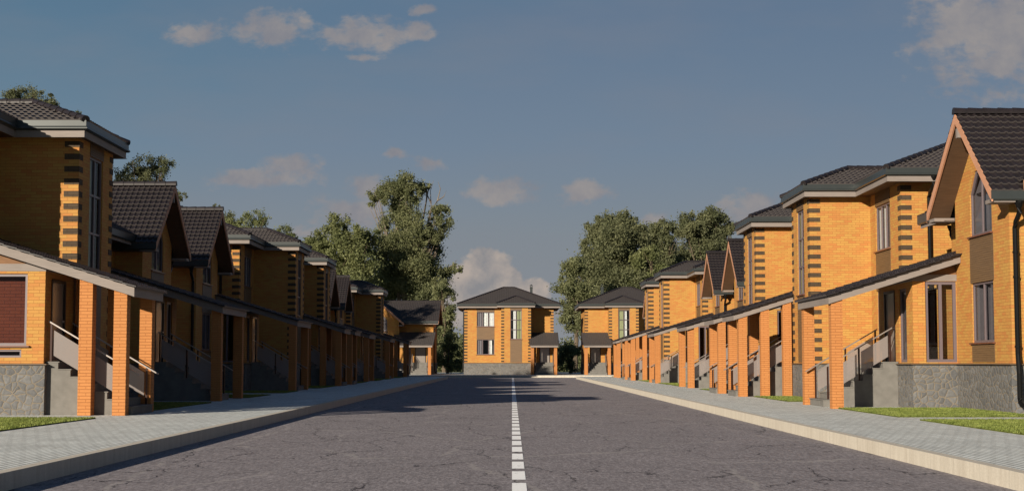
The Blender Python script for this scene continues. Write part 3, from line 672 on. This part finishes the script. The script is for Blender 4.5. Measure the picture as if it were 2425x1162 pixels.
    Fv = wall(m, (WW, -1.18), (WB, -1.18), 1.17, V, [(.6, 1.32, 1.21, 3.2), (1.72, 2.84, 1.2, 3.2)], .1)
    wall(m, (WB, -1.18), (WB, YM), 1.17, V)
    m.build('vestibule', 'brick', h)
    m = MB(); m.face([(WW, -1.1, 1.21), (WB, -1.1, 1.21), (WB, YM, 1.21), (WW, YM, 1.21)]); m.build('vestibule_floor', 'concrete', h)
    m = MB(); m.face([Fg(.0, -.35, 1.22), Fg(.43, -.35, 1.22), Fg(.43, -.35, V), Fg(.0, -.35, V)]); m.build('inner_wall', 'brick', h)
    window(h, Fg, .02, .84, 1.21, V - .01, 2, 1, sill=False, fw=.08); window(h, Fv, .6, 1.32, 1.21, 3.2, 1, 1, [(.02, .98, 'curtain', 1, 0)], sill=False, fw=.08)
    door(h, Fv, 1.72, 2.84, 1.2, 3.2)
    ze, sl2, ye = 2.93, .31, -3.55; zf = lambda y: ze + (y - ye) * sl2
    m = MB(); m.box(WW - .012, WB, -1.195, -.003, V, V + .17); m.build('porch_beam', 'fascia', h)
    m = MB(); m.prism([(-1.18, V + .172), (-.003, V + .172), (-.003, zf(0) - .09), (-1.18, zf(-1.18) - .09)], 0, WW + .02, WW + .07); m.build('porch_gable', 'ptimber', h)
    m = MB(); m.prism([(-1.18, V + .172), (YM - .003, V + .172), (YM - .003, zf(YM) - .09), (-1.18, zf(-1.18) - .09)], 0, WB - .07, WB - .02); m.build('porch_gable', 'ptimber', h)
    porch_roof(h, 3.6, 7.78, ye, YM - .005, ze, sl2, (WW, -.005))
    for x_ in (3.75, 7.25): column(h, x_, x_ + .3, -3.41, -3.11, zf(-3.41) - .07, zf(-3.11) - .07)
    stairs(h, 5.5, 7.2, -1.2, -1.62, tread=.275)
    railing(h, 5.56, -1.4, -3.12, slope=.6); railing(h, 7.14, -1.4, -3.12, slope=.6)
    MIR[0] = None
    return h

# ------------------------------------------------------------------ placing the houses
protos = {}
def place(kind, mir, x, y, rz, label):
    key = (kind, mir)
    if key not in protos:
        o = protos[key] = house_hip(mir) if kind == 'A' else house_gable(mir)
    else: o = copy_tree(protos[key])
    o.location = (x, y, 0); o.rotation_euler = (0, 0, rz)
    tag(o, label, 'house', 'yellow brick houses along the street'); return o
GAB, GAA, GBB = 2.8, 2.9, 4.15
XR, XL = 10.0, -10.75                                    # bay planes of the two rows
W = {'A': WA, 'B': WB}
ORD = ['first', 'second', 'third', 'fourth']
def row_right():
    y = 33.52; seq = [('B', True), ('A', True), ('A', False), ('B', False)] * 2; gaps = [GAB, GAA, GAB, GBB] * 2
    lab = ['gabled brick house with tall blinds at the right edge, nearest of the right row',
           'nearest hip roofed house on the right, black drainpipe and window beside its bay',
           'hip roofed brick house on the right row, bay half hidden behind the nearest bay house',
           'gabled brick house on the right, just beyond the second hip roofed bay house',
           'second of the two middle gabled houses on the right, farther gable of that pair',
           'hip roofed brick house on the right just beyond the pair of middle gables',
           'farthest hip roofed bay house of the right row, small behind the one before',
           'farthest gabled brick house of the right row, next to the street end']
    for (k, m), g, l in zip(seq, gaps, lab):
        # facing -X: local +x points to -Y, so the origin is the far end
        w = W[k]; x = XR if k == 'A' else XR + 1.77
        place(k, m, x, y + w, -math.pi / 2, l); y += w + g
def row_left():
    y = 32.72; seq = [('A', True), ('B', True), ('B', False), ('A', False)] * 2; gaps = [GAB, GBB, GAB, GAA] * 2
    lab = ['hip roofed brick house at the left edge with sunlit porch posts',
           'gabled brick house in shade on the left, next beyond the nearest porch',
           'second gabled house on the left, its gable behind the nearest gable there',
           'shaded hip roofed house on the left beyond the two near gables, window before its bay',
           'shaded hip roofed house on the left, its bay directly behind the middle bay house',
           'far gabled house on the left, first of the small distant pair of gables',
           'far gabled house on the left, second of the small distant pair of gables',
           'last hip roofed house of the left row, shaded, before the sunlit end house']
    for (k, m), g, l in zip(seq, gaps, lab):
        w = W[k]; x = XL if k == 'A' else XL - 1.77
        place(k, m, x, y, math.pi / 2, l); y += w + g
row_right(); row_left()
# local +x must run along +Y on the left row (rz=+90) and along -Y on the right row (rz=-90)
place('A', False, -4.85, 142.6, 0, 'freestanding sunlit hip roofed house straight ahead at the end of the road')
place('A', True, 7.4, 142.6, 0, 'hip roofed house facing the road end, right of the central one, with chimney')
place('B', False, -15.65, 145.9, 0, 'sunlit gabled house facing the camera at the left of the road end')

# ------------------------------------------------------------------ ground, road, pavements
KX = 5.55; ZR = -.2; YE = 123.5; YF = 134.5
def plane(name, mat, x0, x1, y0, y1, z, kind='structure', label=None, cat=None):
    m = MB(); m.face([(x0, y0, z), (x1, y0, z), (x1, y1, z), (x0, y1, z)]); o = m.build(name, mat); tag(o, label, cat, None, kind); return o
plane('ground', 'ground', -1500, 1500, -300, 3000, -.26)
m = MB(); m.face([(-KX, -40, ZR), (KX, -40, ZR), (KX, YF, ZR), (-KX, YF, ZR)])
m.face([(-120, YE, ZR), (-KX, YE, ZR), (-KX, YF, ZR), (-120, YF, ZR)]); m.face([(KX, YE, ZR), (120, YE, ZR), (120, YF, ZR), (KX, YF, ZR)])
tag(m.build('road', 'asphalt'), kind='structure')
m = MB(); KW = .16
m.box(-KX - KW, -KX, -40, YE, -.3, .003); m.box(KX, KX + KW, -40, YE, -.3, .003)
m.box(-120, -KX - KW, YE - KW, YE, -.3, .003); m.box(KX + KW, 120, YE - KW, YE, -.3, .003); m.box(-120, 120, YF, YF + KW, -.3, .003)
tag(m.build('kerb', 'kerb'), kind='structure')
m = MB()
m.box(-34, -KX - KW, -40, YE - KW, -.3, 0); m.box(KX + KW, 34, -40, YE - KW, -.3, 0); m.box(-60, 60, YF + KW, 175, -.3, 0)
tag(m.build('pavement', 'paver'), kind='structure')
m = MB(); pitch = 1.785; y = 8.27
while y < 128:
    m.face([(.0, y, ZR + .004), (.165, y, ZR + .004), (.165, y + 1.32, ZR + .004), (.0, y + 1.32, ZR + .004)]); y += pitch
tag(m.build('lane_marking', 'paint'), kind='structure')
# lawns (strips between pavement and houses, cut by paved paths)
PL, PR = -8.97, 8.5
lawns = []
def lawn(x0, x1, y0, y1): lawns.append((min(x0, x1), max(x0, x1), y0, y1))
lawn(PL, -26, 2, 30.8); lawn(PR, 26, 2, 29.8); lawn(PR, 11.7, 31.5, 37.25)
yr0, yl0 = 33.52, 32.72
for k in range(2):
    b = yr0 + k * 45.87
    if k: lawn(PR, 11.7, b - 2.0, b + 3.7)
    lawn(PR, 9.98, b + 10.5, b + 16.8); lawn(PR, 9.98, b + 25.0, b + 31.2); lawn(PR, 11.7, b + 38.2, b + 42.6)
    lawn(12, 30, b + 8.2, b + 9.6) ; lawn(12, 30, b + 19.9, b + 21.9)
    c = yl0 + k * 45.87
    lawn(PL, -10.72, c + 2.9, c + 9.9); lawn(PL, -12.4, c + 15.9, c + 20.4); lawn(PL, -12.4, c + 23.5, c + 27.2); lawn(PL, -10.72, c + 34.0, c + 40.4)
m = MB()
for a, b, c, d in lawns: m.box(a, b, c, d, -.05, .02)
tag(m.build('lawn', 'lawn'), kind='structure')
# grass blades
V = []; 
for a, b, c, d in lawns:
    a2, b2 = (a, min(b, a + 6)) if a > 0 else (max(a, b - 6), b)
    c2 = max(c, 17.)
    if d <= c2: continue
    mid = (c2 + d) / 2; dens = 1500 if mid < 42 else 600 if mid < 60 else 200
    n = int((b2 - a2) * (d - c2) * dens); n = min(n, 90000)
    x = rng.uniform(a2, b2, n); y_ = rng.uniform(c2, d, n); hgt = rng.uniform(.012, .04, n); wd = rng.uniform(.006, .013, n) * (1 + np.maximum(0, mid - 40) / 30)
    th = rng.uniform(0, 2 * np.pi, n); ln = rng.uniform(.0, .03, n); ph = rng.uniform(0, 2 * np.pi, n)
    p0 = np.stack([x - wd * np.cos(th), y_ - wd * np.sin(th), np.full(n, .018)], 1); p1 = np.stack([x + wd * np.cos(th), y_ + wd * np.sin(th), np.full(n, .018)], 1)
    p2 = np.stack([x + ln * np.cos(ph), y_ + ln * np.sin(ph), .02 + hgt], 1); V.append(np.stack([p0, p1, p2], 1).reshape(-1, 3))
def np_mesh(name, V, k, mat, parent=None):
    me = D.meshes.new(name); n = len(V); me.vertices.add(n); me.vertices.foreach_set('co', V.astype(np.float32).ravel())
    me.loops.add(n); me.loops.foreach_set('vertex_index', np.arange(n, dtype=np.int32)); me.polygons.add(n // k)
    me.polygons.foreach_set('loop_start', np.arange(0, n, k, dtype=np.int32)); me.polygons.foreach_set('loop_total', np.full(n // k, k, dtype=np.int32))
    me.update(calc_edges=True); me.materials.append(MT[mat]); o = D.objects.new(name, me); COL.objects.link(o)
    if parent is not None: o.parent = parent
    return o
tag(np_mesh('grass', np.concatenate(V), 3, 'grass'), 'short green grass growing on the lawn strips before the houses', 'grass', None, 'stuff')

# ------------------------------------------------------------------ trees
FPX = 3368.; HY = 858.; PX0 = 1212.5
def leaves(cs, rs, n_per, size, sparse=.0):
    out = []
    for (c, r) in zip(cs, rs):
        n = int(13. * n_per * r * r); ns = max(9, int(n / 230))
        u = rng.normal(size=(ns, 3)); u /= np.linalg.norm(u, axis=1, keepdims=True)
        sc = np.array(c) + u * (r * rng.uniform(.35, 1.0, (ns, 1)) ** .6) * np.array([1, 1, .85])
        idx = rng.integers(0, ns, n); sr = r * rng.uniform(.16, .46, ns)
        out.append(sc[idx] + rng.normal(size=(n, 3)) * sr[idx, None] * .6)
    P = np.concatenate(out); n = len(P)
    s = size * .52 * rng.uniform(.5, 1.3, n)
    a = rng.normal(size=(n, 3)); a /= np.linalg.norm(a, axis=1, keepdims=True); b = np.cross(a, rng.normal(size=(n, 3))); b /= np.linalg.norm(b, axis=1, keepdims=True)
    a *= s[:, None]; b *= s[:, None] * .55
    return np.stack([P - a, P - b, P + a, P + b], 1).reshape(-1, 4, 3).reshape(-1, 3)
def tree(name, label, dist, lobes, mat, bark='bark', base_px=None, n_per=70, size=.3, bare=(), group='trees behind the houses', cat='tree', extra=True):
    s = dist / FPX; P = lambda px, py: ((px - PX0) * s, HC + (HY - py) * s)
    bx = base_px if base_px is not None else sum(l[0] for l in lobes) / len(lobes)
    X, _ = P(bx, 0); root = empty(name, (X, dist, -.25)); tag(root, label, cat, group)
    cs, rs = [], []
    for px, py, r in lobes:
        x, z = P(px, py); dep = random.uniform(-1, 1) * r * s * .8
        cs.append((x - X, dep, z + .25)); rs.append(r * s)
    top = max(c[2] for c in cs)
    if extra:                                            # the crown is as deep as it is wide: lobes to the front and the back
        for c, r in list(zip(cs, rs)):
            if random.random() < .6: cs.append((c[0] * .75, c[1] + random.choice((-1, 1)) * r * 1.3, c[2] - r * random.uniform(.1, .6))); rs.append(r * .85)
    np_mesh('crown', leaves(cs, rs, n_per, size), 4, mat, root)
    m = MB(); rt = max(.16, top * .022); zt = min(c[2] for c in cs); zk = max(1.2, min(zt, top * .45))
    tp = [(0, 0, 0), (.1 * rt, 0, zk * .35), (rt * .6, .1, zk * .7), (rt * .3, 0, zk)]
    ti = max(range(len(cs)), key=lambda i: cs[i][2]); tx = cs[ti]
    tp += [((tx[0]) * .45, tx[1] * .4, zk + (tx[2] - zk) * .5), (tx[0] * .9, tx[1] * .9, tx[2])]
    m.tube(tp, [rt * 1.35, rt, rt * .9, rt * .75, rt * .35, rt * .05], 9)
    for c, r in zip(cs[:14], rs):
        z_s = min(zk * random.uniform(.7, 1.05), c[2] * .8); p0 = np.array([rt * .3, 0, z_s]); p1 = np.array(c); mid = (p0 + p1) / 2 + np.array([0, 0, .12 * (p1[2] - p0[2]) + .2]) + rng.normal(size=3) * .25
        m.tube([p0, (p0 * .6 + mid * .4), mid, p1], [rt * .5, rt * .38, rt * .26, rt * .06], 6)
        for _ in range(2):
            q = p1 + rng.normal(size=3) * r * .55; m.tube([mid, (mid + q) / 2 + rng.normal(size=3) * .15, q], [rt * .16, rt * .1, rt * .03], 5)
    for pts in bare:
        q = [np.array([P(a, b)[0] - X, -.4 + .2 * i, P(a, b)[1] + .25]) for i, (a, b) in enumerate(pts)]
        m.tube(q, list(np.linspace(rt * .2, rt * .03, len(q))), 6)
    m.build('trunk', bark, root, True)
    return root
tree('gum_tree', 'tallest tree, ragged crown with bare pale branches, behind the left road end', 186,
     [(930, 445, 30), (960, 432, 28), (985, 450, 24), (895, 462, 22), (880, 478, 14), (955, 480, 36), (1045, 500, 20), (1015, 440, 9), (1050, 530, 22), (930, 530, 34), (985, 540, 42), (1035, 560, 28), (940, 580, 44), (1000, 600, 46), (900, 590, 34), (960, 640, 56), (1020, 650, 40), (905, 650, 44), (1078, 634, 16), (1055, 640, 14), (930, 710, 55), (1000, 710, 52), (950, 790, 52), (1010, 780, 48), (1030, 690, 24)], 'leafA', 'palebark', 965, 75, .27,
     bare=[((1000, 600), (1010, 540), (1020, 490), (1018, 450), (1025, 425)), ((1018, 500), (1035, 475), (1042, 445), (1036, 428)), ((1020, 480), (1008, 455), (1003, 435)), ((1035, 475), (1050, 465), (1056, 450)), ((1010, 640), (1050, 640), (1075, 625), (1082, 615))])
tree('leafy_tree', 'broad green tree left of the tallest one, above the far left roofs', 178,
     [(798, 530, 26), (775, 560, 32), (745, 580, 26), (735, 600, 22), (830, 560, 32), (800, 600, 46), (860, 575, 30), (850, 630, 46), (780, 650, 50), (830, 700, 60), (770, 720, 50), (880, 560, 20)], 'leafB', 'bark', 815, 70, .3)
tree('leafy_tree', 'small tree top showing above the ridge of the middle left houses, thin twigs', 128,
     [(600, 512, 22), (580, 525, 20), (560, 535, 18), (620, 520, 16), (590, 560, 40), (615, 600, 45), (540, 525, 12)], 'leafB', 'bark', 592, 95, .17)
tree('leafy_tree', 'darker rounded tree top behind the middle left roofs, left of the twiggy one', 136,
     [(530, 510, 18), (545, 520, 18), (520, 535, 20), (500, 560, 34), (508, 488, 9), (545, 580, 36)], 'leafC', 'bark', 525, 95, .17)
tree('leafy_tree', 'low round tree top over the left row, right of the twiggy one', 140,
     [(668, 550, 22), (645, 556, 18), (690, 560, 14), (665, 590, 34), (675, 640, 40)], 'leafB', 'bark', 668, 95, .17)
tree('leafy_tree', 'dark tree right behind the near left gable, second from the left edge', 98,
     [(335, 388, 26), (310, 400, 22), (365, 385, 22), (388, 384, 20), (345, 415, 34), (285, 420, 24), (380, 410, 18), (300, 460, 45), (350, 490, 55), (430, 465, 13), (412, 455, 10)], 'leafC', 'bark', 340, 210, .12)
tree('leafy_tree', 'dark tree over the nearest left roof, at the left edge of the view', 92,
     [(50, 222, 24), (85, 228, 24), (15, 222, 22), (112, 240, 18), (60, 250, 36), (120, 250, 12), (20, 260, 40), (70, 320, 55), (10, 340, 60), (180, 272, 15), (168, 280, 12)], 'leafC', 'bark', 50, 210, .12)
tree('dense_tree', 'big dense dark tree behind the right road end, rounded top', 188,
     [(1440, 530, 34), (1480, 530, 32), (1410, 545, 28), (1510, 545, 24), (1450, 575, 50), (1500, 590, 40), (1400, 580, 24), (1430, 640, 55), (1490, 650, 55), (1380, 640, 34), (1450, 710, 60), (1400, 720, 50), (1500, 720, 50)], 'leafC', 'bark', 1450, 80, .3)
tree('dense_tree', 'dense dark round tree on the far right, above the right row gables', 196,
     [(1640, 530, 30), (1685, 520, 30), (1715, 535, 26), (1660, 560, 42), (1705, 570, 34), (1625, 545, 26), (1650, 610, 46), (1700, 620, 40), (1670, 680, 55), (1735, 540, 12)], 'leafC', 'bark', 1672, 80, .3)
tree('dense_tree', 'dark tree between the two rounded ones on the right, lower and narrower', 208,
     [(1565, 545, 28), (1545, 565, 24), (1590, 555, 26), (1570, 600, 44), (1540, 640, 44), (1600, 640, 44), (1570, 700, 60)], 'leafC', 'bark', 1570, 80, .32)
tree('dense_tree', 'lower bushy tree beside the gap between the two far front houses', 174,
     [(1345, 640, 22), (1370, 630, 24), (1335, 670, 24), (1365, 680, 36), (1335, 720, 24), (1390, 690, 34), (1350, 760, 34), (1400, 760, 40)], 'leafA', 'bark', 1362, 75, .28)
tree('leafy_tree', 'mid green tree behind the dark trees, just over the far right roofs', 182,
     [(1540, 600, 20), (1520, 625, 28), (1560, 640, 30), (1530, 670, 40), (1590, 670, 36)], 'leafB', 'bark', 1545, 75, .3)
tree('leafy_tree', 'slender tree standing low behind the left end house, right of the tallest tree', 176,
     [(1045, 680, 20), (1060, 700, 20), (1040, 720, 24), (1068, 740, 18), (1055, 770, 24), (1040, 800, 24)], 'leafA', 'bark', 1052, 75, .26)
tree('shrub', 'green shrub in the gap left of the central end house', 160, [(1055, 815, 22), (1075, 830, 18), (1062, 855, 22), (1042, 850, 20), (1080, 862, 16), (1066, 795, 14)], 'leafB', 'bark', 1060, 140, .2, group='shrubs at the road end', cat='shrub', extra=False)
tree('shrub', 'dark shrub in the gap right of the central end house', 160, [(1345, 835, 22), (1362, 825, 18), (1335, 855, 18), (1355, 862, 18), (1330, 830, 14)], 'leafA', 'bark', 1350, 140, .2, group='shrubs at the road end', cat='shrub', extra=False)
# far wood behind everything
cs, rs = [], []
for i in range(150):
    x = -150 + i * 2.05 + random.uniform(-1, 1); r = random.uniform(2.2, 4.2); cs.append((x, 245 + random.uniform(-10, 10), random.uniform(.5, 4.5))); rs.append(r)
tag(np_mesh('far_wood', leaves(cs, rs, 26, .5), 4, 'leafA'), 'low far off wood seen between the end houses', 'wood', None, 'stuff')

# ------------------------------------------------------------------ sky, sun, camera
def cloud_world():
    w = D.worlds.new('World'); SC.world = w; w.use_nodes = True; nt = w.node_tree; bg = nt.nodes['Background']
    sky = nt.nodes.new('ShaderNodeTexSky'); sky.sky_type = 'NISHITA'; sky.sun_disc = False; sky.sun_elevation = SUN_EL
    sky.sun_rotation = math.pi + SUN_AZ; sky.altitude = 100; sky.air_density = 1.0; sky.dust_density = .4; sky.ozone_density = 3.5
    tc = nt.nodes.new('ShaderNodeTexCoord').outputs['Generated']
    sp = nt.nodes.new('ShaderNodeSeparateXYZ'); L(nt, tc, sp.inputs[0])
    yy = mathn(nt, 'MAXIMUM', mathn(nt, 'ABSOLUTE', sp.outputs[1]), .05)
    cb = nt.nodes.new('ShaderNodeCombineXYZ'); L(nt, mathn(nt, 'DIVIDE', sp.outputs[0], yy), cb.inputs[0]); L(nt, mathn(nt, 'DIVIDE', sp.outputs[2], yy), cb.inputs[1]); L(nt, sp.outputs[1], cb.inputs[2])
    q = cb.outputs[0]
    wn = nt.nodes.new('ShaderNodeTexNoise'); wn.inputs['Scale'].default_value = 26; wn.inputs['Detail'].default_value = 5; wn.inputs['Roughness'].default_value = .6; L(nt, q, wn.inputs['Vector'])
    wv = nt.nodes.new('ShaderNodeVectorMath'); wv.operation = 'MULTIPLY_ADD'; L(nt, wn.outputs['Color'], wv.inputs[0]); wv.inputs[1].default_value = (.034, .02, 0)
    ofs = nt.nodes.new('ShaderNodeVectorMath'); ofs.operation = 'SUBTRACT'; L(nt, q, ofs.inputs[0]); ofs.inputs[1].default_value = (.017, .01, 0); L(nt, ofs.outputs[0], wv.inputs[2])
    def blob(px, py, rx, ry):
        s = nt.nodes.new('ShaderNodeVectorMath'); s.operation = 'SUBTRACT'; L(nt, wv.outputs[0], s.inputs[0]); s.inputs[1].default_value = ((px - PX0) / FPX, (HY - py) / FPX, 1.)
        m_ = nt.nodes.new('ShaderNodeVectorMath'); m_.operation = 'MULTIPLY'; L(nt, s.outputs[0], m_.inputs[0]); m_.inputs[1].default_value = (FPX / rx, FPX / ry, 0)
        l = nt.nodes.new('ShaderNodeVectorMath'); l.operation = 'LENGTH'; L(nt, m_.outputs[0], l.inputs[0]); return mathn(nt, 'SUBTRACT', 1., l.outputs[1])
    def field(bl):
        acc = None
        for b in bl:
            f = blob(*b); acc = f if acc is None else mathn(nt, 'SMOOTH_MAX', acc, f, .12) if False else mathn(nt, 'MAXIMUM', acc, f)
        return acc
    soft = field([(460, 72, 105, 40), (635, 64, 125, 56), (850, 75, 150, 56), (1000, 68, 60, 28), (685, 402, 115, 44), (590, 415, 110, 30), (930, 372, 40, 16), (1012, 378, 52, 22), (870, 445, 70, 34), (840, 505, 125, 54), (1185, 455, 110, 36), (1395, 455, 105, 36),
                  (1800, 498, 120, 48), (1555, 520, 50, 26), (2410, 70, 270, 200), (2290, 40, 150, 100), (1000, 15, 50, 18), (840, 130, 60, 14), (720, 560, 70, 24)])
    cum = field([(1150, 640, 66, 62), (1120, 670, 70, 60), (1190, 680, 60, 60), (1100, 720, 80, 70), (1270, 690, 60, 42), (1230, 740, 110, 60)])
    det = noise(nt, mapping(nt, q, (1, 1.7, 1)), 58, 8, .6)
    dd = mathn(nt, 'MULTIPLY', mathn(nt, 'SUBTRACT', det, .5), 2.0)
    a1 = ramp(nt, mathn(nt, 'ADD', soft, dd), [(0., 0.), (.7, .95)], 'EASE')
    a2 = ramp(nt, mathn(nt, 'ADD', cum, mathn(nt, 'MULTIPLY', dd, .5)), [(.02, 0.), (.25, .92)], 'EASE')
    vapor = mathn(nt, 'MULTIPLY', ramp(nt, noise(nt, mapping(nt, q, (1.2, 4, 1)), 5, 5, .55), [(.45, 0.), (.8, .3)]), 1.)
    # pale sunlit and greyer shaded cloud tones painted in, mixed by noise
    sh = noise(nt, q, 34, 5, .6)
    base = sky.outputs[0]
    v_front = ramp(nt, sp.outputs[1], [(.0, 0.), (.25, 1.)])
    gm = mathn(nt, 'MULTIPLY', v_front, 1.0)
    c_soft = mix(nt, ramp(nt, sh, [(.35, 0.), (.65, 1.)]), CLOUD[0], CLOUD[1]); c_cum = mix(nt, ramp(nt, sh, [(.38, 0.), (.62, 1.)]), CLOUD[2], CLOUD[3])
    cap = ramp(nt, sp.outputs[2], [(0., (.74, .77, .83)), (.09, (.635, .74, .845)), (.15, (.49, .67, .9)), (.24, (.36, .545, .815)), (1., (.2, .34, .6))])
    c = mix(nt, 1, base, mix(nt, 1, cap, (5., 5., 5.), 'MULTIPLY'), 'DARKEN')
    c = mix(nt, mathn(nt, 'MULTIPLY', vapor, gm), c, CLOUD[0])
    c = mix(nt, mathn(nt, 'MULTIPLY', a1, gm), c, c_soft); c = mix(nt, mathn(nt, 'MULTIPLY', a2, gm), c, c_cum)
    c = mix(nt, 1, c, (.81, .81, .81), 'MULTIPLY'); L(nt, c, bg.inputs['Color']); bg.inputs['Strength'].default_value = SKY
SKY = .05; SUN = 5.0; EXPO = 0.75
SKYTINT = (1., 1., 1.)
CLOUD = [(3.3, 3.35, 3.8), (4.6, 4.3, 4.25), (3.7, 3.65, 3.8), (6.8, 5.75, 5.0)]
cloud_world()
sl = D.lights.new('sun', 'SUN'); sl.energy = SUN; sl.angle = R(.5); sl.color = (1., .88, .72)
so = D.objects.new('sun', sl); COL.objects.link(so)
import mathutils
dv = mathutils.Vector((math.cos(SUN_EL) * math.sin(SUN_AZ), math.cos(SUN_EL) * math.cos(SUN_AZ), -math.sin(SUN_EL)))
so.rotation_euler = dv.to_track_quat('-Z', 'Y').to_euler(); so.location = (-40, -60, 40)
cam = D.cameras.new('camera'); co = D.objects.new('camera', cam); COL.objects.link(co); SC.camera = co
cam.sensor_fit = 'HORIZONTAL'; cam.sensor_width = 36; cam.lens = 36 * FPX / 2425; cam.shift_y = (622.5 - 581) / 2425; cam.clip_end = 6000; cam.clip_start = .1
co.location = (0, 0, HC); co.rotation_euler = (R(90 + 4.0), 0, 0)
vs = SC.view_settings; vs.view_transform = 'Standard'; vs.look = 'None'; vs.exposure = EXPO; vs.gamma = 1; SC.display_settings.display_device = 'sRGB'
SC.render.engine = 'CYCLES'; SC.cycles.max_bounces = 8; SC.cycles.transparent_max_bounces = 12
